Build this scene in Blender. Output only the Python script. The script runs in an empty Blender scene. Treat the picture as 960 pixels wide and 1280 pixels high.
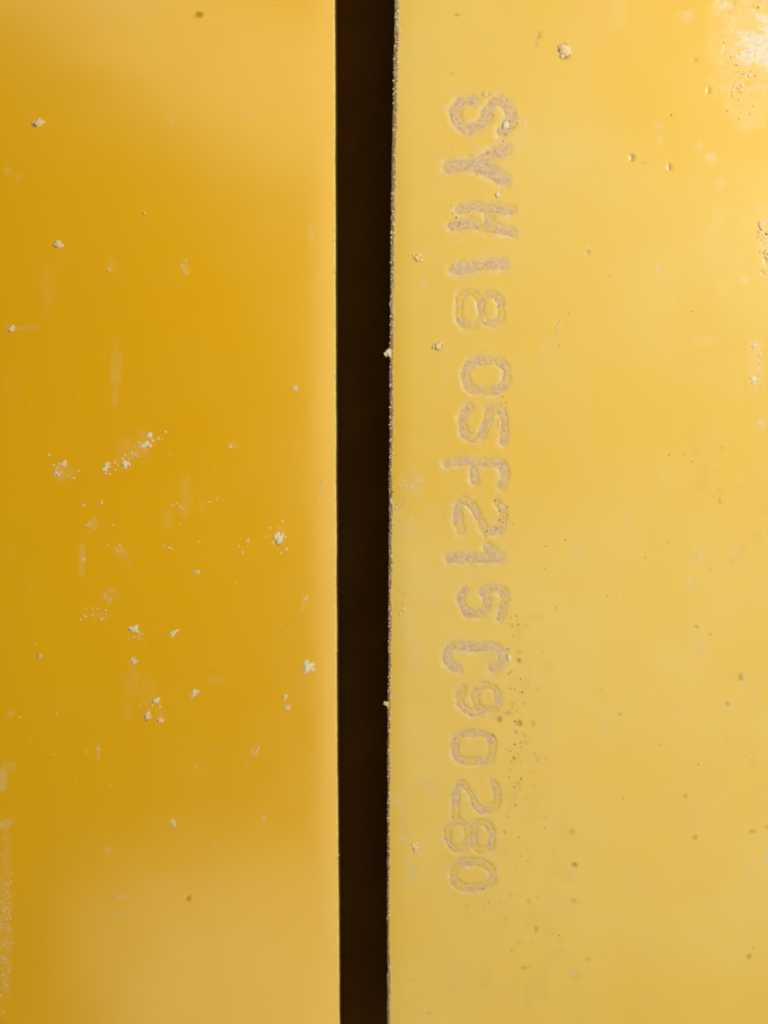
import bpy, math, random
import numpy as np

random.seed(7)
S = 0.11 / 960.0            # one measuring unit ("u") is about 0.115 mm; the plates are laid out in u
CX, CY = 480.0, 640.0
scene = bpy.context.scene
col = scene.collection

# ------------------------------------------------------------------ camera
D = 0.22
cam_data = bpy.data.cameras.new('camera')
cam = bpy.data.objects.new('camera', cam_data)
col.objects.link(cam)
cam.location = (0, 0, D)
cam.rotation_euler = (0, 0, 0)
cam_data.sensor_fit = 'VERTICAL'
cam_data.sensor_height = 24.0
cam_data.lens = 24.0 * D / (1280 * S)
cam_data.clip_start = 0.005
cam_data.clip_end = 50
scene.camera = cam

# ------------------------------------------------------------------ ambient light
world = bpy.data.worlds.new('World')
scene.world = world
world.use_nodes = True
bg = world.node_tree.nodes['Background']
bg.inputs['Color'].default_value = (1.0, 0.93, 0.84, 1)
bg.inputs['Strength'].default_value = 0.08

# ------------------------------------------------------------------ added soft area lights
# three unseen area lights, added and laid out to shape the plates' sheen;
# the dark between them is what the glossy middle of the left plate mirrors
def area_lamp(name, x, y, z, w, h, turn, radiance, colour):
    d = bpy.data.lights.new(name, 'AREA')
    d.shape = 'RECTANGLE'
    d.size, d.size_y = w, h
    d.energy = radiance * math.pi * w * h
    d.color = colour
    o = bpy.data.objects.new(name, d)
    col.objects.link(o)
    o.location = (x, y, z)
    o.rotation_euler = (0, 0, math.radians(turn))
    return o

LC = (0.85, 1.0, 0.64)
LH = 0.30
area_lamp('added_sheen_right', 0.080, 0.0, LH, 0.188, 0.47, 0, 2.4, LC)
area_lamp('added_sheen_top', -0.085, 0.178, LH + 0.004, 0.171, 0.054, -34.6, 2.45, (0.70, 1.0, 0.62))
area_lamp('added_sheen_bottom', -0.051, -0.172, LH - 0.004, 0.082, 0.108, 15, 2.0, (0.74, 1.0, 0.64))
area_lamp('added_key', 0.27, 0.18, 0.32, 0.10, 0.10, 0, 68.0, (1.0, 0.95, 0.68))  # added unseen light, placed so the plates dim towards the lower left

scene.view_settings.view_transform = 'Standard'
scene.view_settings.look = 'None'
scene.view_settings.exposure = 0.0
scene.view_settings.gamma = 1.0
scene.cycles.filter_width = 2.0
scene.view_settings.use_curve_mapping = False

# ------------------------------------------------------------------ numeric helpers
def sstep(a, b, x):
    t = np.clip((x - a) / (b - a), 0, 1)
    return t * t * (3 - 2 * t)

_LAT = {}
def vnoise(x, y, seed=0):
    """smooth value noise, -1..1"""
    if seed not in _LAT:
        _LAT[seed] = np.random.RandomState(seed + 11).uniform(-1, 1, (256, 256))
    L = _LAT[seed]
    x = np.asarray(x, float); y = np.asarray(y, float)
    xi = np.floor(x).astype(int); yi = np.floor(y).astype(int)
    fx = x - xi; fy = y - yi
    fx = fx * fx * (3 - 2 * fx); fy = fy * fy * (3 - 2 * fy)
    a = L[xi & 255, yi & 255]; b = L[(xi + 1) & 255, yi & 255]
    c = L[xi & 255, (yi + 1) & 255]; d = L[(xi + 1) & 255, (yi + 1) & 255]
    return (a * (1 - fx) + b * fx) * (1 - fy) + (c * (1 - fx) + d * fx) * fy

def fbm(x, y, scale, seed=0, octaves=4, gain=0.55):
    s = 0; a = 1.0; n = 0
    for k in range(octaves):
        s = s + a * vnoise(x / scale * 2 ** k + 17.3 * k, y / scale * 2 ** k + 5.7 * k, seed + k)
        n += a; a *= gain
    return s / n

def to_world(px, py, h):
    return np.stack([(px - CX) * S, (CY - py) * S, h * S], axis=-1)

def grid_mesh(name, PX, PY, H, mat, attrs=None, keep=None, smooth=True):
    """PX, PY, H: 2-D arrays (rows run down the plate, columns to the right)"""
    n, m = PX.shape
    co = to_world(PX, PY, H).reshape(-1, 3)
    idx = np.arange(n * m).reshape(n, m)
    a = idx[:-1, :-1]; b = idx[1:, :-1]; c = idx[1:, 1:]; d = idx[:-1, 1:]
    quads = np.stack([a, b, c, d], axis=-1).reshape(-1, 4)
    if keep is not None:
        k = (keep[:-1, :-1] & keep[1:, :-1] & keep[1:, 1:] & keep[:-1, 1:]).reshape(-1)
        quads = quads[k]
        used = np.unique(quads)
        remap = -np.ones(n * m, int); remap[used] = np.arange(len(used))
        quads = remap[quads]; co = co[used]
        if attrs:
            attrs = {q: v.reshape(-1)[used] for q, v in attrs.items()}
    me = bpy.data.meshes.new(name)
    me.vertices.add(len(co)); me.vertices.foreach_set('co', co.ravel())
    me.loops.add(quads.size); me.loops.foreach_set('vertex_index', quads.ravel())
    me.polygons.add(len(quads))
    me.polygons.foreach_set('loop_start', np.arange(0, quads.size, 4))
    me.polygons.foreach_set('loop_total', np.full(len(quads), 4))
    me.update(calc_edges=True)
    if smooth:
        me.polygons.foreach_set('use_smooth', np.ones(len(quads), bool))
    for q, v in (attrs or {}).items():
        at = me.attributes.new(q, 'FLOAT', 'POINT')
        at.data.foreach_set('value', v.ravel().astype(np.float32))
    me.materials.append(mat)
    return me

def link(name, me, parent=None):
    o = bpy.data.objects.new(name, me)
    col.objects.link(o)
    if parent is not None:
        o.parent = parent
    return o

def tag(o, label=None, cat=None, group=None, kind=None):
    for k, v in (('label', label), ('category', cat), ('group', group), ('kind', kind)):
        if v: o[k] = v
    return o

# ------------------------------------------------------------------ materials
def nodes_of(name):
    m = bpy.data.materials.new(name)
    m.use_nodes = True
    nt = m.node_tree
    return m, nt, nt.nodes, nt.links, nt.nodes['Principled BSDF']

def tex_noise(N, L, coord, scale, detail=4, rough=0.55):
    t = N.new('ShaderNodeTexNoise')
    t.inputs['Scale'].default_value = scale
    t.inputs['Detail'].default_value = detail
    t.inputs['Roughness'].default_value = rough
    L.new(coord.outputs['Object'], t.inputs['Vector'])
    return t.outputs['Fac']

def ramp(N, L, sock, p0, p1, v0=0.0, v1=1.0):
    r = N.new('ShaderNodeMapRange')
    r.inputs['From Min'].default_value = p0; r.inputs['From Max'].default_value = p1
    r.inputs['To Min'].default_value = v0; r.inputs['To Max'].default_value = v1
    L.new(sock, r.inputs['Value'])
    return r.outputs['Result']

def math_node(N, L, op, a, b):
    n = N.new('ShaderNodeMath'); n.operation = op; n.use_clamp = False
    for i, v in enumerate((a, b)):
        if isinstance(v, (int, float)): n.inputs[i].default_value = v
        else: L.new(v, n.inputs[i])
    return n.outputs[0]

def mix_col(N, L, fac, a, b):
    n = N.new('ShaderNodeMix'); n.data_type = 'RGBA'
    if isinstance(fac, (int, float)): n.inputs['Factor'].default_value = fac
    else: L.new(fac, n.inputs['Factor'])
    for k, v in (('A', a), ('B', b)):
        sk = [s for s in n.inputs if s.name == k and s.type == 'RGBA'][0]
        if isinstance(v, tuple): sk.default_value = (*v, 1)
        else: L.new(v, sk)
    return [s for s in n.outputs if s.type == 'RGBA'][0]

def attr(N, name):
    a = N.new('ShaderNodeAttribute'); a.attribute_name = name
    return a.outputs['Fac']

DUST_A = (0.66, 0.46, 0.30)
DUST_B = (0.60, 0.40, 0.23)

def painted_steel(name, base, base2, rough0, film):
    m, nt, N, L, P = nodes_of(name)
    tc = N.new('ShaderNodeTexCoord')
    # slow drift of the paint tone
    n1 = ramp(N, L, tex_noise(N, L, tc, 14, 3), 0.3, 0.7)
    n2 = ramp(N, L, tex_noise(N, L, tc, 60, 5), 0.35, 0.7)
    c = mix_col(N, L, math_node(N, L, 'MULTIPLY', n1, 0.8), base, base2)
    # thin film of pale dust; its patches also paint in uneven sheen
    n3 = ramp(N, L, tex_noise(N, L, tc, 22, 2), 0.36, 0.62)
    f = math_node(N, L, 'MULTIPLY', math_node(N, L, 'MULTIPLY', math_node(N, L, 'ADD', n2, 0.6), 0.7), math_node(N, L, 'MULTIPLY', n3, film))
    c = mix_col(N, L, f, c, (0.635, 0.46, 0.19))
    # fine dust grains where the dust attribute says so
    g = ramp(N, L, tex_noise(N, L, tc, 2600, 3, 0.6), 0.34, 0.66)
    g2 = ramp(N, L, tex_noise(N, L, tc, 700, 3, 0.6), 0.3, 0.7)
    d = math_node(N, L, 'MULTIPLY', attr(N, 'dust'),
                  math_node(N, L, 'ADD', 0.22, math_node(N, L, 'MULTIPLY', math_node(N, L, 'MULTIPLY', g, g2), 1.9)))
    dn = N.new('ShaderNodeClamp'); L.new(d, dn.inputs['Value'])
    dcol = mix_col(N, L, g2, DUST_B, DUST_A)
    c = mix_col(N, L, dn.outputs[0], c, dcol)
    # chips through to dark primer, and one crumb's painted shadow
    c = mix_col(N, L, attr(N, 'chip'), c, (0.22, 0.12, 0.03))
    L.new(c, P.inputs['Base Color'])
    r = math_node(N, L, 'ADD', ramp(N, L, tex_noise(N, L, tc, 90, 5, 0.6), 0.3, 0.7, rough0 - 0.02, rough0 + 0.05),
                  math_node(N, L, 'MULTIPLY', attr(N, 'dust'), 0.45))
    L.new(r, P.inputs['Roughness'])
    P.inputs['IOR'].default_value = 1.5
    P.inputs['Specular IOR Level'].default_value = 0.7
    b = N.new('ShaderNodeBump')
    b.inputs['Strength'].default_value = 0.2
    b.inputs['Distance'].default_value = 0.00003
    L.new(tex_noise(N, L, tc, 900, 4, 0.6), b.inputs['Height'])
    L.new(b.outputs[0], P.inputs['Normal'])
    return m

M_LEFT = painted_steel('amber_paint', (0.745, 0.357, 0.001), (0.705, 0.322, 0.001), 0.165, 0.0)
M_RIGHT = painted_steel('yellow_paint', (0.645, 0.345, 0.003), (0.66, 0.328, 0.002), 0.27, 0.40)

def dirt(name, a, b, dark, paint=None, scale=1800):
    m, nt, N, L, P = nodes_of(name)
    tc = N.new('ShaderNodeTexCoord')
    c = mix_col(N, L, ramp(N, L, tex_noise(N, L, tc, scale, 5, 0.65), 0.35, 0.65), b, a)
    sp = ramp(N, L, tex_noise(N, L, tc, scale * 1.7, 2), 0.62, 0.70)
    c = mix_col(N, L, math_node(N, L, 'MULTIPLY', sp, 0.6), c, dark)
    if paint:
        wob = tex_noise(N, L, tc, 900, 4, 0.65)
        ff = math_node(N, L, 'ADD', attr(N, 'fade'), ramp(N, L, wob, 0.3, 0.7, -0.42, 0.42))
        c = mix_col(N, L, ramp(N, L, ff, 0.15, 0.85), c, paint)
    L.new(c, P.inputs['Base Color'])
    P.inputs['Roughness'].default_value = 0.9
    P.inputs['Specular IOR Level'].default_value = 0.25
    bp = N.new('ShaderNodeBump'); bp.inputs['Strength'].default_value = 0.5; bp.inputs['Distance'].default_value = 0.00006
    L.new(tex_noise(N, L, tc, scale * 1.3, 5, 0.7), bp.inputs['Height']); L.new(bp.outputs[0], P.inputs['Normal'])
    return m

M_FILL = dirt('packed_dust', (0.66, 0.44, 0.335), (0.50, 0.305, 0.215), (0.15, 0.075, 0.035), paint=(0.68, 0.42, 0.07))
M_EDGE = dirt('gritty_edge', (0.84, 0.57, 0.38), (0.56, 0.33, 0.19), (0.05, 0.022, 0.01), paint=(0.74, 0.52, 0.30), scale=2600)
M_LIP = dirt('pale_paint_lip', (0.76, 0.58, 0.22), (0.70, 0.46, 0.10), (0.25, 0.13, 0.04), scale=1500)
M_BARE = dirt('bare_primer', (0.74, 0.60, 0.54), (0.65, 0.51, 0.43), (0.48, 0.35, 0.26), paint=(0.72, 0.47, 0.20), scale=1200)
M_CRUMB = dirt('pale_grit', (0.80, 0.56, 0.38), (0.68, 0.42, 0.24), (0.4, 0.22, 0.1))
M_CRUMB_W = dirt('white_grit', (0.74, 0.62, 0.54), (0.66, 0.51, 0.41), (0.45, 0.33, 0.2))
M_CRUMB_D = dirt('brown_grit', (0.36, 0.21, 0.09), (0.22, 0.12, 0.045), (0.10, 0.05, 0.02))

def dark_brown():  # dark brown, slightly mottled, for the plate bodies and gap floor
    m, nt, N, L, P = nodes_of('dark_brown')
    tc = N.new('ShaderNodeTexCoord')
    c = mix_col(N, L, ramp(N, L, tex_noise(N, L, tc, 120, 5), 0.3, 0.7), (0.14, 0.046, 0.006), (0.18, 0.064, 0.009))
    L.new(c, P.inputs['Base Color'])
    P.inputs['Roughness'].default_value = 0.85
    P.inputs['Specular IOR Level'].default_value = 0.05
    return m
M_DARK = dark_brown()

# ------------------------------------------------------------------ plate outlines
THICK = 170.0
def left_edge(y):
    return np.interp(y, [-300, 0, 640, 960, 1000, 1280, 1600], [416, 418.5, 420.5, 421.5, 422.5, 424.5, 427]) \
        + 0.5 * fbm(y, y * 0 + 3, 60, 3, 4)

def right_edge(y):
    return np.interp(y, [-300, 0, 60, 300, 640, 960, 1280, 1600], [495, 493.5, 492.5, 488.5, 486.5, 484.5, 484, 482]) \
        + 0.9 * fbm(y, y * 0 + 9, 38, 21, 5, 0.7)

def fine_axis(lo, hi, step, out_lo, out_hi, coarse):
    return np.concatenate([np.arange(out_lo, lo, coarse), np.arange(lo, hi, step), np.arange(hi, out_hi + 1, coarse)])

def spots(PX, PY, items):
    """sum of soft ragged blots: (x, y, rx, ry, strength)"""
    out = np.zeros_like(PX)
    rag = 0.75 * fbm(PX, PY, 11, 40, 4, 0.7)
    for (x, y, rx, ry, s) in items:
        w = (np.abs(PX - x) < 2.2 * rx) & (np.abs(PY - y) < 2.2 * ry)
        if not w.any(): continue
        r = np.sqrt(((PX[w] - x) / rx) ** 2 + ((PY[w] - y) / ry) ** 2) + rag[w]
        out[w] = np.maximum(out[w], s * (1 - sstep(0.35, 1.25, r)))
    return out

# ------------------------------------------------------------------ left plate
left = bpy.data.objects.new('steel_plate', None)
col.objects.link(left)
left.location = (0, 0, 0)
left.empty_display_size = 0.01
tag(left, 'glossy amber yellow painted steel plate, smooth and unstamped, left of the dark gap', 'steel plate')

ys = fine_axis(-10, 1290, 2.0, -260, 1540, 25)
dist = np.concatenate([np.array([2.2, 3, 4, 5.5, 7.5]), np.arange(10, 436, 2.2), np.arange(440, 760, 25)])[::-1]
PY = np.repeat(ys[:, None], len(dist), 1)
DS = np.repeat(dist[None, :], len(ys), 0)
PX = left_edge(PY) - DS
H = 0.55 * fbm(PX, PY, 260, 60, 2) + 0.10 * fbm(PX, PY, 70, 64, 2)
H -= 8.5e-6 * np.clip(50 - DS, 0, None) ** 3                    # plate rolls over towards the gap
LEFT_DUST = [(145, 455, 8, 40, .30), (143, 490, 6, 22, .35), (103, 700, 5, 26, .45), (123, 942, 4, 16, .55),
             (232, 620, 10, 34, .20), (60, 365, 12, 34, .16), (140, 335, 8, 14, .2), (232, 338, 6, 12, .45),
             (215, 150, 8, 8, .35), (303, 143, 9, 8, .35), (345, 72, 7, 6, .4), (398, 78, 9, 6, .4), (388, 290, 7, 14, .35),
             (210, 650, 10, 16, .25), (118, 655, 8, 12, .35), (150, 692, 14, 12, .25), (265, 850, 16, 8, .14),
             (318, 940, 6, 5, .6), (245, 958, 6, 5, .3), (135, 1063, 6, 5, .55), (152, 1120, 8, 6, .5), (150, 1142, 16, 4, .35),
             (330, 1022, 5, 10, .4), (268, 1060, 5, 6, .35), (338, 1095, 10, 8, .25), (262, 1165, 18, 16, .14),
             (5, 1150, 14, 130, .26), (6, 1032, 16, 10, .6), (3, 975, 8, 20, .7), (14, 892, 8, 5, .55), (10, 960, 14, 10, .3),
             (290, 556, 6, 5, .35), (404, 610, 5, 14, .3), (165, 850, 12, 26, .18), (187, 860, 12, 26, .16),
             (135, 745, 14, 14, .22), (125, 770, 14, 8, .2), (170, 560, 30, 22, .22), (82, 592, 16, 14, .3),
             (25, 410, 26, 4, .25), (10, 214, 8, 6, .35), (24, 222, 6, 5, .3), (378, 758, 3, 12, .45), (422, 1262, 12, 14, .35),
             (410, 1120, 14, 60, .10), (385, 45, 40, 30, .05)]
rs_ = np.random.RandomState(9)
for _ in range(14):
    LEFT_DUST.append((rs_.uniform(0, 415), rs_.uniform(0, 1280), rs_.uniform(2, 9), rs_.uniform(6, 30), rs_.uniform(.03, .13)))
for _ in range(10):                                                  # hairline rubs, mostly along the plate
    LEFT_DUST.append((rs_.uniform(0, 415), rs_.uniform(100, 1280), rs_.uniform(2.0, 2.6), rs_.uniform(8, 32), rs_.uniform(.04, .10)))
dust = spots(PX, PY, [(x, y, rx * 0.85, ry * 0.9, q * 0.62) for x, y, rx, ry, q in LEFT_DUST])
LEFT_CHIP = [(248, 18, 5.5, 2.5, .75), (235, 1122, 3.5, 3.5, .6)]
chip = spots(PX, PY, LEFT_CHIP)
H -= 1.2 * chip
link('painted_face', grid_mesh('painted_face', PX, PY, H, M_LEFT, {'dust': dust, 'chip': chip}), left)
left_top = H[:, -1].copy()

# pale paint lip turning down into the gap
t = np.linspace(0, 1, 7)
PYl = np.repeat(ys[:, None], 7, 1)
jit = 0.25 * fbm(PYl, PYl * 0 + t[None, :] * 6, 7, 70, 3)
ang = t[None, :] * math.pi / 2
PXl = left_edge(PYl) - 2.2 + 2.2 * np.sin(ang) + jit * t[None, :]
Hl = left_top[:, None] - 3.2 * (1 - np.cos(ang)) - 0.03
o = link('gap_edge', grid_mesh('gap_edge', PXl, PYl, Hl, M_LIP), left)
tag(o, 'thin pale lip of paint along the gap')

def slab(name, outline_left, outline_right, top_at, ys_, mat, parent):
    """solid body of the plate under its face: side walls, ends and underside"""
    n = len(ys_)
    xl, xr = outline_left(ys_), outline_right(ys_)
    hl, hr = top_at
    v = []
    for x, h in ((xl, hl), (xr, hr)):
        v.append(to_world(x, ys_, h)); v.append(to_world(x, ys_, np.full(n, -THICK)))
    co = np.concatenate(v)
    LT, LB, RT, RB = 0, n, 2 * n, 3 * n
    f = []
    for i in range(n - 1):
        f.append((LT + i, LB + i, LB + i + 1, LT + i + 1))
        f.append((RT + i, RT + i + 1, RB + i + 1, RB + i))
        f.append((LB + i, RB + i, RB + i + 1, LB + i + 1))
    f.append((LT, RT, RB, LB)); e = n - 1
    f.append((LT + e, LB + e, RB + e, RT + e))
    me = bpy.data.meshes.new(name); me.from_pydata(co.tolist(), [], f); me.update()
    me.materials.append(mat)
    return link(name, me, parent)

ysc = ys[::3]
o = slab('plate_body', lambda y: left_edge(y) - 740, lambda y: left_edge(y) - 0.25,
         (np.full(len(ysc), -1.5), left_top[::3] - 2.9), ysc, M_DARK, left)
tag(o, 'dark cut side facing the gap')

# ------------------------------------------------------------------ right plate: stamped characters
def arc(cx, cy, rx, ry, a0, a1, n=14):
    a = np.radians(np.linspace(a0, a1, n))
    return [(cx + rx * math.cos(q), cy + ry * math.sin(q)) for q in a]

def sq(cx, cy, rx, ry, n=24, p=2.6):
    out = []
    for q in np.linspace(0, 2 * math.pi, n):
        c, s = math.cos(q), math.sin(q)
        out.append((cx + rx * math.copysign(abs(c) ** (2 / p), c), cy + ry * math.copysign(abs(s) ** (2 / p), s)))
    return out

def Z(ox, oy, *strokes):
    """stroke points read off at 4 x, shifted to plate units"""
    return [[(ox + x / 4.0, oy + y / 4.0) for x, y in s] for s in strokes]

GLYPHS = [
    # name, strokes, half width, fade
    ('S', Z(480, 90, [(592, 300), (620, 262), (626, 210), (606, 160), (560, 150), (525, 180), (505, 228), (475, 265), (425, 288), (375, 262), (354, 212), (372, 165), (410, 142), (444, 142)]), 7.6, .06),
    ('Y', Z(480, 90, [(315, 478), (390, 465), (470, 466)], [(470, 462), (530, 415), (598, 384)], [(470, 470), (540, 500), (598, 540)]), 9.6, .04),
    ('H', Z(480, 90, [(372, 690), (450, 672), (540, 680), (636, 692)], [(345, 770), (420, 756), (500, 774), (636, 800)], [(520, 700), (524, 760)]), 7.4, .18),
    ('1', Z(480, 90, [(352, 984), (470, 972), (590, 962)]), 9.2, .06),
    ('8', Z(480, 90, sq(533, 1185, 52, 76, 22, 2.2), sq(425, 1188, 56, 84, 22, 2.2)), 4.6, .42),
    ('0', Z(480, 410, sq(507, 240, 102, 76)), 5.6, .15),
    ('5', Z(480, 410, [(592, 570), (598, 500), (590, 424), (524, 418), (512, 490), (482, 540), (440, 556), (402, 526), (386, 460), (408, 408), (424, 398)]), 5.4, .18),
    ('F', Z(480, 410, [(312, 676), (400, 672), (520, 678), (588, 684), (598, 740), (584, 788)], [(446, 682), (450, 766)]), 5.6, .16),
    ('2', Z(480, 410, [(378, 1016), (368, 950), (382, 868), (432, 884), (476, 954), (506, 1012), (552, 1024), (588, 980), (592, 920), (566, 878)]), 5.4, .24),
    ('1', Z(480, 410, [(330, 1156), (450, 1152), (572, 1150)], [(556, 1146), (520, 1104)]), 8.0, .12),
    ('5', Z(480, 700, [(578, 296), (596, 230), (594, 156), (494, 152), (512, 214), (486, 266), (430, 274), (394, 240), (382, 190), (398, 152)]), 5.0, .30),
    ('C', Z(480, 700, [(540, 546), (582, 520), (588, 470), (560, 444), (450, 436), (345, 434), (316, 470), (328, 530), (368, 548)]), 5.6, .16),
    ('9', Z(480, 700, sq(510, 692, 58, 62, 22, 2.2), [(520, 756), (450, 768), (392, 736), (376, 690), (394, 636)]), 4.6, .34),
    ('0', Z(480, 700, sq(446, 940, 92, 72, 24, 3.0)), 4.6, .38),
    ('2', Z(480, 960, [(352, 238), (356, 160), (376, 76), (420, 116), (462, 190), (500, 216), (546, 190), (566, 130), (540, 72)]), 4.6, .36),
    ('8', Z(480, 960, sq(488, 345, 48, 68, 22, 2.2), sq(368, 342, 52, 66, 22, 2.2)), 5.0, .36),
    ('0', Z(480, 960, sq(440, 536, 98, 66, 24, 2.2)), 5.2, .40),
]

def smooth_stroke(p, n=5):
    p = [np.array(q, float) for q in p]
    if len(p) < 3: return [tuple(q) for q in p]
    closed = np.hypot(*(p[0] - p[-1])) < 0.01
    out = []
    for i in range(len(p) - 1):
        p0 = p[i - 1] if i > 0 else (p[-2] if closed else p[0])
        p3 = p[i + 2] if i + 2 < len(p) else (p[1] if closed else p[-1])
        p1, p2 = p[i], p[i + 1]
        for k in range(n):
            t = k / n
            out.append(tuple(0.5 * (2 * p1 + (p2 - p0) * t + (2 * p0 - 5 * p1 + 4 * p2 - p3) * t * t + (3 * p1 - p0 - 3 * p2 + p3) * t ** 3)))
    out.append(tuple(p[-1]))
    return out
GLYPHS = [(nm, [smooth_stroke(q) for q in st], hw + 0.9, fd * 0.9) for nm, st, hw, fd in GLYPHS]

def stamp_wobble(x, y):
    return 2.2 * fbm(x, y, 15, 90, 2) + 2.4 * fbm(x, y, 6, 94, 4, 0.75)

def seg_dist(PX, PY, strokes):
    d = np.full(PX.shape, 1e9)
    for s in strokes:
        for (x0, y0), (x1, y1) in zip(s[:-1], s[1:]):
            vx, vy = x1 - x0, y1 - y0
            l2 = vx * vx + vy * vy + 1e-9
            t = np.clip(((PX - x0) * vx + (PY - y0) * vy) / l2, 0, 1)
            d = np.minimum(d, np.hypot(PX - x0 - t * vx, PY - y0 - t * vy))
    return d

def bbox(strokes, pad):
    xs = [p[0] for s in strokes for p in s]; yy = [p[1] for s in strokes for p in s]
    return min(xs) - pad, max(xs) + pad, min(yy) - pad, max(yy) + pad

DEPTH = 1.25
RIGHT_DUST = [(612, 48, 8, 10, .5), (648, 160, 14, 26, .40), (860, 20, 9, 7, .65), (848, 18, 5, 6, .35), (822, 158, 6, 7, .75), (823, 175, 6, 8, .25),
              (874, 182, 5, 7, .5), (888, 197, 6, 9, .5), (900, 230, 7, 8, .45), (897, 270, 5, 5, .35), (735, 312, 3, 8, .4),
              (823, 337, 4, 7, .75), (840, 375, 3, 24, .14), (700, 402, 4, 7, .45), (697, 427, 4, 6, .55), (678, 440, 4, 5, .6),
              (652, 470, 12, 26, .22), (878, 428, 18, 6, .25), (945, 432, 10, 6, .45), (952, 530, 7, 8, .75), (931, 350, 5, 5, .4),
              (895, 582, 5, 5, .4), (925, 600, 4, 6, .3), (785, 643, 5, 7, .55), (870, 692, 6, 16, .45), (880, 702, 4, 7, .5), (862, 730, 5, 8, .55),
              (876, 810, 8, 20, .45), (756, 910, 6, 18, .3), (930, 855, 5, 8, .5), (910, 888, 5, 6, .45), (905, 882, 14, 14, .15),
              (958, 1073, 6, 8, .8), (942, 1042, 7, 4, .5), (720, 1218, 10, 8, .45), (630, 1068, 10, 12, .3), (716, 1127, 5, 5, .35),
              (515, 605, 18, 20, .40), (500, 640, 9, 26, .25), (520, 820, 9, 22, .45), (512, 775, 8, 26, .3), (540, 755, 12, 10, .3),
              (510, 790, 6, 20, .25), (530, 980, 22, 14, .35), (502, 1000, 14, 16, .3), (545, 995, 8, 8, .35), (505, 1040, 6, 22, .45),
              (515, 1090, 9, 18, .7), (575, 270, 10, 8, .25), (570, 300, 18, 6, .2), (530, 355, 7, 14, .3), (545, 640, 14, 10, .25),
              (590, 720, 26, 10, .2), (512, 660, 16, 16, .3), (640, 920, 14, 90, .10), (655, 860, 10, 40, .12), (620, 1140, 30, 30, .10),
              (595, 185, 10, 6, .35), (630, 690, 8, 12, .25), (930, 90, 36, 60, .25), (935, 140, 22, 30, .35), (905, 60, 10, 14, .35),
              (597, 430, 30, 8, .12), (560, 436, 8, 6, .3), (955, 310, 8, 36, .35), (945, 460, 10, 30, .25)]
RIGHT_CHIP_SHADE = [(703, 67, 12, 10, .8), (168, 787, 10, 7, .5), (673, 44, 4.5, 8, .55), (671, 54, 4, 7, .3), (790, 197, 4.5, 6.5, .9), (837, 208, 3.2, 7, .95), (886, 113, 2.8, 7, .8), (869, 75, 3, 3, .6),  # first blot puts the big tan crumb's shadow and crater into the colour
              (805, 204, 3, 3, .4), (735, 315, 1.8, 6, .8), (718, 1082, 4.8, 4.5, .95), (857, 995, 3.4, 3.2, .75), (869, 1048, 2.8, 5, .85),
              (715, 1040, 4, 4, .5), (941, 1040, 6, 3, .6), (959, 1034, 3, 3, .6), (670, 1162, 2.6, 10, .7), (660, 1128, 3, 5, .5), (648, 1178, 6, 3, .45),
              (717, 1126, 4, 3, .4), (700, 1188, 3, 3, .45), (735, 1200, 4, 4, .4), (937, 1196, 2.6, 5, .6), (941, 1185, 2, 2, .6),
              (903, 560, 3, 3.5, .6), (900, 612, 2, 6, .65), (900, 627, 2, 6, .6), (871, 784, 3.2, 3.2, .65), (888, 793, 2.8, 3, .55),
              (926, 847, 2.6, 6, .8), (909, 880, 3.2, 5, .8), (774, 893, 3, 2.5, .8), (648, 826, 3, 4, .8), (649, 905, 3, 6, .8), (642, 948, 3, 4, .7),
              (666, 905, 3, 6, .4), (640, 838, 3, 3, .5), (672, 950, 4, 5, .3), (654, 880, 3, 3, .5), (630, 1040, 3, 4, .7), (633, 1021, 2.5, 4, .7),
              (624, 900, 3, 5, .8), (634, 892, 8, 3, .45), (616, 925, 4, 10, .6), (612, 945, 2.5, 6, .6), (640, 880, 5, 3, .35), (612, 885, 2.5, 5, .7),
              (648, 816, 4, 3, .4), (610, 118, 4, 2.5, .75), (637, 140, 2.5, 8, .6), (630, 160, 5, 3, .6), (596, 215, 2.5, 6, .4),
              (597, 280, 8, 4, .35), (613, 517, 3, 6, .6), (622, 530, 2, 8, .55), (606, 668, 3, 5, .8), (588, 700, 2.5, 10, .45), (616, 694, 4, 6, .7),
              (600, 762, 3, 4, .7), (628, 755, 2, 14, .5), (535, 1267, 5, 2.5, .55), (526, 1270, 3, 2, .5), (540, 1240, 3, 3, .35), (515, 1225, 4, 4, .25),
              (958, 325, 2, 6, .8), (953, 340, 2, 6, .5), (570, 18, 5, 1.5, .5), (565, 92, 4, 2, .4)]

rs_ = np.random.RandomState(5)
for _ in range(90):
    x_, y_ = rs_.uniform(520, 960), 1280 * rs_.uniform(0, 1) ** 0.7
    RIGHT_DUST.append((x_, y_, rs_.uniform(3, 16), rs_.uniform(6, 34), rs_.uniform(.05, .18)))
for _ in range(70):
    RIGHT_CHIP_SHADE.append((630 + abs(rs_.normal(0, 40)), rs_.uniform(780, 1240), rs_.uniform(1.2, 3), rs_.uniform(1.2, 4), rs_.uniform(.2, .5)))
for _ in range(30):                                                  # faint brown rub stains beside the lower characters
    RIGHT_CHIP_SHADE.append((rs_.uniform(585, 720), rs_.uniform(760, 1250), rs_.uniform(5, 15), rs_.uniform(6, 26), rs_.uniform(.05, .13)))
for _ in range(14):
    RIGHT_CHIP_SHADE.append((rs_.uniform(860, 960), rs_.uniform(540, 960), rs_.uniform(4, 10), rs_.uniform(6, 20), rs_.uniform(.05, .14)))
for _ in range(26):
    RIGHT_DUST.append((rs_.uniform(560, 700), rs_.uniform(800, 1240), rs_.uniform(6, 20), rs_.uniform(8, 26), rs_.uniform(.08, .2)))
right = bpy.data.objects.new('steel_plate', None)
col.objects.link(right)
right.empty_display_size = 0.01
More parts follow.
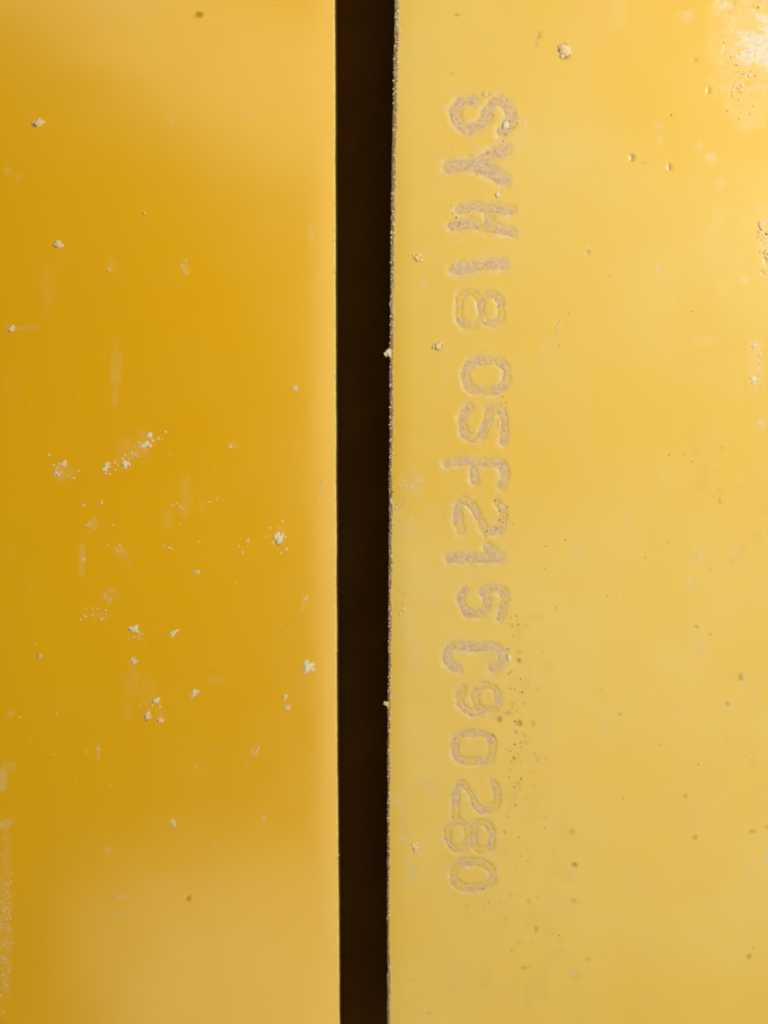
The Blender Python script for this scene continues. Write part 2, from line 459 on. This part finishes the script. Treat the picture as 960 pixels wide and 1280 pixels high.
tag(right, 'yellow painted steel plate with a stamped serial number, right of the dark gap', 'steel plate')

CH = 9.0    # width of the gritty chamfer along the gap
def chamfer(y):
    return np.interp(y, [-300, 0, 300, 800, 1150, 1300, 1600], [7.5, 6.8, 5.0, 4.0, 2.8, 4.5, 4]) + 2.2 * fbm(y, y * 0 + 31, 30, 33, 5, 0.7)

ysr = fine_axis(-10, 1290, 1.5, -260, 1540, 25)
dr = np.concatenate([np.array([0, 1.2, 2.4, 3.8, 5.4]), np.arange(7.5, 54, 2.2), np.arange(54, 168, 1.5), np.arange(168, 486, 2.4), np.arange(490, 780, 25)])
PY = np.repeat(ysr[:, None], len(dr), 1)
DS = np.repeat(dr[None, :], len(ysr), 0)
PX = right_edge(PY) + chamfer(PY) + DS
def base_right(px, py, ds):
    h = 0.65 * fbm(px, py, 250, 80, 2) + 0.12 * fbm(px, py, 60, 84, 2)
    return h - 0.06 / 50 * np.clip(26 - ds, 0, None) ** 2
H = base_right(PX, PY, DS)
dust = spots(PX, PY, RIGHT_DUST)
chip = spots(PX, PY, [(x, y, rx * 0.85, ry * 0.85, q * 0.85) for x, y, rx, ry, q in RIGHT_CHIP_SHADE])
for name, strokes, hw, fade in GLYPHS:
    x0, x1, y0, y1 = bbox(strokes, hw + 26)
    w = (PX > x0) & (PX < x1) & (PY > y0) & (PY < y1)
    d = seg_dist(PX[w], PY[w], strokes) + stamp_wobble(PX[w], PY[w])
    H[w] -= DEPTH * (1 - sstep(hw * 0.15, hw * 1.25, d))
    H[w] += 0.10 * np.exp(-((d - hw - 5.0) / 5.0) ** 2)             # metal pushed up around the stamp
    soft = (1 - sstep(hw * 0.75, hw * 1.0 + 6.5, d + 3.0 * fbm(PX[w], PY[w], 9, 96, 4, 0.7))) * (0.85 - 0.7 * fade)
    dust[w] = np.maximum(dust[w], soft)
chip *= 0.9
H -= 1.3 * chip * sstep(0.12, 0.4, chip)
# worn patch near the far corner sinks a little below the paint
def patch(px, py):
    r = np.hypot((px - 968) / 62.0, (py - 52) / 62.0) + 0.34 * fbm(px, py, 34, 120, 4, 0.6)
    r2 = np.hypot((px - 905) / 20.0, (py - 6) / 16.0) + 0.4 * fbm(px, py, 20, 124, 4, 0.6)
    return np.minimum(r, r2 + 0.3) + 0.10 * fbm(px, py, 7, 128, 3, 0.7)
PR = patch(PX, PY)
H -= 0.9 * (1 - sstep(0.78, 1.02, PR))
dust = np.maximum(dust, 0.6 * (1 - sstep(0.8, 1.5, PR + 0.2 * fbm(PX, PY, 10, 178, 3))))
link('painted_face', grid_mesh('painted_face', PX, PY, H, M_RIGHT, {'dust': dust, 'chip': chip}), right)
right_top = H[:, 0].copy()

# gritty chamfer along the gap
m = 12
t = np.linspace(0, 1, m)
ye = fine_axis(-10, 1290, 1.1, -260, 1540, 25)
PYe = np.repeat(ye[:, None], m, 1)
T = np.repeat(t[None, :], len(ye), 0)
ru = 0.9 * np.sin(T * math.pi)
PXe = right_edge(PYe) + chamfer(PYe) * T + 0.7 * fbm(PYe, T * 9, 5, 140, 3, 0.7) * (1 - T)
He = np.interp(ye, ysr, right_top)[:, None] - 5.5 * (1 - T) ** 1.6 + ru * fbm(PYe, T * 14, 4.0, 144, 4, 0.8) * 1.5 + 0.04
o = link('gap_edge', grid_mesh('gap_edge', PXe, PYe, He, M_EDGE, {'fade': np.clip(0.25 + 0.9 * fbm(PYe, T * 3, 60, 150, 4) + 0.5 * sstep(1040, 1180, PYe) + 0.3 * (1 - sstep(0, 130, PYe)), 0, 1)}), right)
tag(o, 'gritty tan worn edge where the paint has come off')

ysc = ysr[::4]
o = slab('plate_body', lambda y: right_edge(y) + 0.7, lambda y: right_edge(y) + 760,
         (np.interp(ysc, ysr, right_top) - 5.0, np.full(len(ysc), -1.5)), ysc, M_DARK, right)
tag(o, 'dark cut side facing the gap')

# packed dust in every stamped character
for name, strokes, hw, fade in GLYPHS:
    x0, x1, y0, y1 = bbox(strokes, hw + 4)
    gx = np.arange(x0, x1, 1.1); gy = np.arange(y0, y1, 1.1)
    GX, GY = np.meshgrid(gx, gy)
    d = seg_dist(GX, GY, strokes) + stamp_wobble(GX, GY)
    rag = 1.3 * fbm(GX, GY, 7, 160, 4, 0.7)
    q = np.clip((d + rag) / hw, 0, 1.5)
    h = base_right(GX, GY, np.full_like(GX, 100)) - 0.25 - 0.95 * q ** 2.6 + 0.40 * fbm(GX, GY, 4.5, 164, 3, 0.8) - 0.25 * fade
    fd = np.clip(fade + 0.70 * fbm(GX, GY, 13, 168, 4, 0.65) + 0.85 * sstep(0.35, 1.1, q), 0, 1.4)
    me = grid_mesh('stamped_character', GX, GY, h, M_FILL, {'fade': fd}, keep=(d < hw * 1.2))
    o = link('stamped_character', me, right)
    tag(o, ('dusty stamped letter ' if name.isalpha() else 'dusty stamped digit ') + name)

# bare primer showing in the worn patch
gx = np.arange(885, 1040, 1.6); gy = np.arange(-30, 130, 1.6)
GX, GY = np.meshgrid(gx, gy)
pr = patch(GX, GY)
h = base_right(GX, GY, np.full_like(GX, 100)) - 0.45 - 0.7 * sstep(0.86, 1.0, pr) + 0.28 * fbm(GX, GY * 3, 12, 170, 4, 0.75)
fd = np.clip(1.35 * sstep(0.3, 0.98, pr + 0.35 * fbm(GX, GY * 2, 14, 174, 4, 0.7)) - 0.05, 0, 1.4)
o = link('bare_patch', grid_mesh('bare_patch', GX, GY, h, M_BARE, {'fade': fd}, keep=(pr < 1.02)), right)
tag(o, 'whitish bare patch where the yellow paint has flaked off')

# ------------------------------------------------------------------ dark hollow under the gap
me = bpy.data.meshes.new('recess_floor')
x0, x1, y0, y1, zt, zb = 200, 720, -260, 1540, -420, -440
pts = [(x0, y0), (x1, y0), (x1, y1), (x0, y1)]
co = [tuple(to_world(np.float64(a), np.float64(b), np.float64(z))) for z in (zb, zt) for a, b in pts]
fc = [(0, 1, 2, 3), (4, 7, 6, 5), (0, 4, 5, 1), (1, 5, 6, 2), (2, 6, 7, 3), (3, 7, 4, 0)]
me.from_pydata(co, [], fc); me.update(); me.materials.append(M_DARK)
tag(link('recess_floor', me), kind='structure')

# ------------------------------------------------------------------ loose crumbs
def ico(sub):
    import bmesh
    bm = bmesh.new(); bmesh.ops.create_icosphere(bm, subdivisions=sub, radius=1.0)
    v = np.array([x.co[:] for x in bm.verts]); f = [[q.index for q in p.verts] for p in bm.faces]
    bm.free(); return v, f
ICO2, ICO1 = ico(2), ico(1)

def crumb_mesh(name, w, l, h, seed, mat):
    """a flattish broken crumb: several small angular lumps fused together"""
    rs = np.random.RandomState(seed * 7 + 3)
    V, F, base = [], [], 0
    v, f = ICO2
    k = 4 if max(w, l) < 9 else 7
    for i in range(k):
        big = i == 0
        rad = rs.uniform(0.62, 0.78) if big else rs.uniform(0.22, 0.46)
        ang, rr = rs.uniform(0, 6.28), (0 if big else rs.uniform(0.45, 0.82))
        o = rs.uniform(0, 50, 3)
        n = 1 + 0.45 * vnoise(v[:, 0] * 1.7 + o[0] + v[:, 2], v[:, 1] * 1.7 + o[1], 200) \
            + 0.28 * vnoise(v[:, 0] * 4.5 + o[1], v[:, 1] * 4.5 + v[:, 2] * 3 + o[2], 201)
        p = v * n[:, None]
        for _ in range(5):
            d = rs.normal(size=3); d /= np.linalg.norm(d)
            q = p @ d; lim = rs.uniform(0.5, 0.85)
            p = p - np.clip(q - lim, 0, None)[:, None] * d * 0.9
        p = p * rad + np.array([rr * math.cos(ang), rr * math.sin(ang), 0])
        p[:, 2] = np.maximum(p[:, 2], -0.08)
        V.append(p); F += [[base + j for j in t_] for t_ in f]; base += len(v)
    p = np.concatenate(V) * np.array([w * 0.6, l * 0.6, h * 0.52]) * S
    me = bpy.data.meshes.new(name)
    me.from_pydata(p.tolist(), [], F); me.update()
    me.polygons.foreach_set('use_smooth', np.ones(len(F), bool))
    me.materials.append(mat)
    return me

CRUMBS = [
    # x, y, width, length, height, turn, material, label
    (50, 153, 20, 10, 4.5, 20, M_CRUMB, 'pale wedge-shaped crumb nearest the upper left corner of the left plate'),
    (72, 306, 15, 10, 4.5, 0, M_CRUMB, 'small round cream crumb below the wedge-shaped one on the left plate'),
    (14, 411, 10, 9, 4, 0, M_CRUMB, 'tiny pale crumb at the left border of the left plate, above the middle'),
    (368, 486, 9, 7, 3, 0, M_CRUMB, 'lone pinkish speck right of centre on the upper half of the left plate'),
    (349, 674, 11, 17, 4, -10, M_CRUMB_W, 'bright white flake with tiny specks around it, near the middle of the left plate'),
    (385, 834, 14, 18, 3, -25, M_CRUMB_W, 'flat greyish white oval flake closest to the gap on the left plate'),
    (168, 786, 15, 8, 4, 5, M_CRUMB_W, 'whitish crumb with dark rim on the lower left plate'),
    (217, 791, 13, 6, 2.5, 40, M_CRUMB_W, 'slanted thin white chip right of the dark-rimmed crumb on the left plate'),
    (243, 867, 10, 9, 4, 0, M_CRUMB_W, 'small blocky white crumb below the slanted white chip on the left plate'),
    (186, 544, 9, 8, 3.5, 10, M_CRUMB_W, 'top crumb of the slanting crumb trail across the middle of the left plate'),
    (182, 556, 12, 8, 3.5, -15, M_CRUMB_W, 'bluish white crumb, second from the top of the slanting crumb trail'),
    (157, 581, 9, 12, 3.5, 15, M_CRUMB_W, 'tall pale crumb in the lower part of the slanting crumb trail'),
    (133, 583, 8, 12, 3.5, -15, M_CRUMB_W, 'lowest leftmost crumb of the slanting crumb trail on the left plate'),
    (79, 581, 11, 9, 3.5, -20, M_CRUMB, 'upper pale crumb of the small pair left of the slanting crumb trail'),
    (71, 591, 9, 8, 3.5, 20, M_CRUMB, 'lower pale crumb of the small pair left of the slanting crumb trail'),
    (127, 628, 7, 5, 2.5, 20, M_CRUMB, 'right one of two tiny orange-tan grains below the slanting crumb trail'),
    (104, 632, 7, 4, 2.5, 0, M_CRUMB, 'left one of two tiny orange-tan grains below the slanting crumb trail'),
    (50, 820, 7, 7, 3, 0, M_CRUMB, 'single tiny pink grain near the left border on the lower left plate'),
    (246, 715, 9, 5, 3, 0, M_CRUMB, 'tiny flat crumb midway between the white flake and the dark-rimmed crumb'),
    (195, 876, 12, 8, 3, 10, M_CRUMB_W, 'pale crumb above the two brownish ones, low on the left plate'),
    (184, 895, 9, 11, 3, 0, M_CRUMB, 'orange-tan crumb, left of the two below the pale one, low on the left plate'),
    (200, 901, 9, 8, 3, 0, M_CRUMB, 'orange-tan crumb, right of the two below the pale one, low on the left plate'),
    (167, 826, 9, 8, 3, 25, M_CRUMB, 'tan crumb straight below the dark-rimmed crumb on the left plate'),
    (217, 1029, 7, 12, 3, 10, M_CRUMB, 'upright pink grain near the foot of the left plate'),
    (356, 871, 8, 8, 2.5, 0, M_CRUMB, 'upper pinkish grain of two below the flat oval flake on the left plate'),
    (359, 885, 7, 9, 2.5, 0, M_CRUMB, 'lower pinkish grain of two below the flat oval flake on the left plate'),
    (382, 748, 4, 10, 2, -20, M_CRUMB, 'thin pale sliver above the flat oval flake on the left plate'),
    (705, 63, 19, 18, 6, 0, M_CRUMB, 'large tan crumb in a dark ring near the top of the right plate'),
    (548, 433, 13, 12, 5, 0, M_CRUMB, 'round pale crumb between the stamped 8 and 0, beside the gap edge'),
    (521, 322, 12, 10, 4.5, 0, M_CRUMB, 'small pale crumb left of the first stamped 1 on the right plate'),
    (520, 1060, 10, 11, 4.5, 0, M_CRUMB, 'pale crumb left of the lowest stamped 8, near the gap'),
    (952, 283, 14, 16, 5, 0, M_CRUMB, 'tan crumb at the right border below the bare patch'),
    (943, 432, 10, 7, 3.5, 20, M_CRUMB_W, 'upper white grain of the group at the right border of the right plate'),
    (950, 444, 8, 7, 3, 0, M_CRUMB, 'middle pale grain of the group at the right border of the right plate'),
    (942, 475, 10, 9, 3.5, 20, M_CRUMB_W, 'lowest white grain of the group at the right border of the right plate'),
    (957, 316, 8, 10, 4, 0, M_CRUMB, 'dark-edged crumb at the right border, just under the tan one'),
    (487, 441, 10, 15, 5, 0, M_CRUMB_W, 'pale lump stuck on the gritty edge, jutting into the gap beside the 8'),
    (484, 880, 9, 7, 4, 25, M_CRUMB, 'small lump jutting from the gritty edge into the gap, beside the 9'),
    (632, 156, 11, 9, 3.5, 0, M_CRUMB_W, 'pinkish white crumb at the lower right of the stamped S'),
    (622, 243, 7, 7, 3, 0, M_CRUMB_W, 'tiny bright crumb between the stamped Y and H'),
    (607, 118, 10, 7, 3, -15, M_CRUMB, 'small crumb with a dark side on top of the stamped S'),
    (636, 822, 8, 8, 3, 0, M_CRUMB_W, 'bright grain to the right of the stamped C'),
]
for i, (x, y, w, l, h, a, mat, label) in enumerate(CRUMBS):
    o = link('dirt_crumb', crumb_mesh('dirt_crumb', w, l, h, i + 1, mat))
    z = 0.05
    if 475 < x < 492: z = -4.0
    o.location = tuple(to_world(np.float64(x), np.float64(y), np.float64(z)))
    o.rotation_euler = (0, 0, math.radians(a))
    tag(o, label, 'crumb', 'crumbs of dirt lying on the plates')

# ------------------------------------------------------------------ uncountable fine grit
def grit(name, pts, mats, label):
    V, F, MI = [], [], []
    v, f = ICO1
    base = 0
    for (x, y, r, z, mi) in pts:
        n = 1 + 0.35 * np.random.RandomState(int(x * 31 + y * 17) & 0xffff).uniform(-1, 1, len(v))
        p = v * n[:, None] * r
        a = random.uniform(0, 6.28); c, s = math.cos(a), math.sin(a)
        sx = random.uniform(0.7, 1.5)
        q = np.stack([(p[:, 0] * c * sx - p[:, 1] * s), (p[:, 0] * s * sx + p[:, 1] * c), p[:, 2] * 0.45], 1)
        wpt = np.stack([(q[:, 0] + x - CX) * S, (CY - y + q[:, 1]) * S, (q[:, 2] + z + r * 0.25) * S], 1)
        V.append(wpt); F += [[base + k for k in t_] for t_ in f]; MI += [mi] * len(f)
        base += len(v)
    me = bpy.data.meshes.new(name)
    me.from_pydata(np.concatenate(V).tolist(), [], F); me.update()
    for q in mats: me.materials.append(q)
    me.polygons.foreach_set('material_index', MI)
    o = link(name, me)
    tag(o, label, 'grit', kind='stuff')

G = random.gauss
pl = []
def cloud(dst, cx, cy, sx, sy, n, r0, r1, z=0.0, tilt=0.0, mats=(0, 0, 1)):
    for _ in range(n):
        u, w_ = G(0, 1), G(0, 1)
        dst.append((cx + u * sx + tilt * w_ * sy, cy + w_ * sy, random.uniform(r0, r1), z, random.choice(mats)))
for k in range(9):       # slanting trail
    cloud(pl, 132 + k * 8.5, 590 - k * 5.6, 5, 5, 4, 0.8, 1.9)
cloud(pl, 78, 586, 10, 9, 9, 0.8, 1.9)
cloud(pl, 348, 676, 8, 14, 12, 0.8, 1.8)
cloud(pl, 308, 680, 6, 7, 4, 1.0, 2.0)
cloud(pl, 275, 628, 8, 5, 5, 0.9, 1.6)
cloud(pl, 120, 768, 10, 6, 10, 0.8, 1.7)
cloud(pl, 135, 747, 7, 4, 7, 0.8, 1.5)
cloud(pl, 168, 792, 8, 8, 9, 0.8, 1.7)
cloud(pl, 188, 890, 9, 12, 9, 0.8, 1.8)
cloud(pl, 150, 688, 8, 12, 9, 0.7, 1.5)
cloud(pl, 112, 655, 6, 8, 6, 0.8, 1.8)
cloud(pl, 203, 682, 5, 3, 3, 1.0, 2.0)
cloud(pl, 220, 645, 7, 10, 7, 0.7, 1.6)
cloud(pl, 232, 335, 4, 8, 4, 0.8, 1.6)
cloud(pl, 182, 267, 1, 1, 1, 2.4, 2.6)
cloud(pl, 136, 339, 2, 1, 2, 1.0, 1.8)
cloud(pl, 290, 556, 3, 2, 3, 0.9, 1.7)
cloud(pl, 400, 617, 5, 5, 4, 0.8, 2.0)
cloud(pl, 7, 1120, 5, 50, 90, 0.5, 1.3)
cloud(pl, 6, 1190, 4, 60, 40, 0.5, 1.2)
cloud(pl, 318, 940, 2, 2, 3, 1.2, 2.2)
cloud(pl, 104, 702, 1.5, 9, 5, 0.8, 1.6)
cloud(pl, 123, 940, 1.5, 9, 4, 0.8, 1.4)
for _ in range(60):
    pl.append((random.uniform(20, 400), random.uniform(480, 1000), random.uniform(0.5, 1.1), 0, 0))
for y in np.arange(0, 1280, 16):
    if random.random() < .45:
        pl.append((float(left_edge(np.array(y + 0.)).item()) - random.uniform(0, 2.5), y + random.uniform(0, 16), random.uniform(0.6, 1.2), -0.8, 1))
grit('fine_grit', pl, (M_CRUMB, M_CRUMB_W), 'scattered fine pale specks of grit on the left plate')

pr_ = []
for y in np.arange(-20, 1300, 1.5):                                   # along the worn edge
    for _ in range(1):
        yy = y + random.uniform(-2, 2)
        e = right_edge(np.array(yy)).item(); c_ = chamfer(np.array(yy)).item()
        tt = random.random()
        if yy > 1150 and random.random() < .7: continue
        pr_.append((e + tt * c_, yy, random.uniform(0.45, 1.15), -4.6 * (1 - tt) ** 1.5 - .2, random.choice((0, 0, 0, 1, 2))))
cloud(pr_, 512, 605, 9, 9, 40, 0.5, 1.2)
cloud(pr_, 500, 625, 4, 14, 18, 0.5, 1.2)
cloud(pr_, 502, 750, 3, 14, 22, 0.5, 1.3)
cloud(pr_, 508, 785, 3, 8, 10, 0.5, 1.1)
cloud(pr_, 640, 158, 9, 14, 26, 0.5, 1.2, mats=(0, 1, 2))
cloud(pr_, 632, 520, 3, 12, 10, 0.5, 1.0, mats=(0, 2))
cloud(pr_, 626, 650, 8, 10, 22, 0.5, 1.1, mats=(0, 2))
cloud(pr_, 945, 450, 6, 22, 10, 0.8, 1.6)
cloud(pr_, 955, 300, 4, 18, 12, 0.8, 2.0, mats=(0, 1, 2))
cloud(pr_, 930, 105, 12, 22, 40, 0.6, 1.8)
cloud(pr_, 698, 412, 3, 14, 6, 0.8, 1.6)
cloud(pr_, 645, 860, 7, 60, 30, 0.5, 1.1, mats=(2,))
cloud(pr_, 655, 990, 10, 60, 16, 0.4, 0.9, mats=(2,))
cloud(pr_, 615, 1130, 24, 20, 14, 0.4, 0.9, mats=(2,))
cloud(pr_, 590, 185, 10, 8, 7, 0.7, 1.5)
cloud(pr_, 575, 270, 10, 10, 10, 0.6, 1.5, mats=(0, 2))
for _ in range(110):
    pr_.append((random.uniform(660, 960), random.uniform(0, 1280), random.uniform(0.4, 1.0), 0, random.choice((0, 2))))
grit('fine_grit', pr_, (M_CRUMB, M_CRUMB_W, M_CRUMB_D), 'fine tan and brown grit along the worn edge and stamping of the right plate')
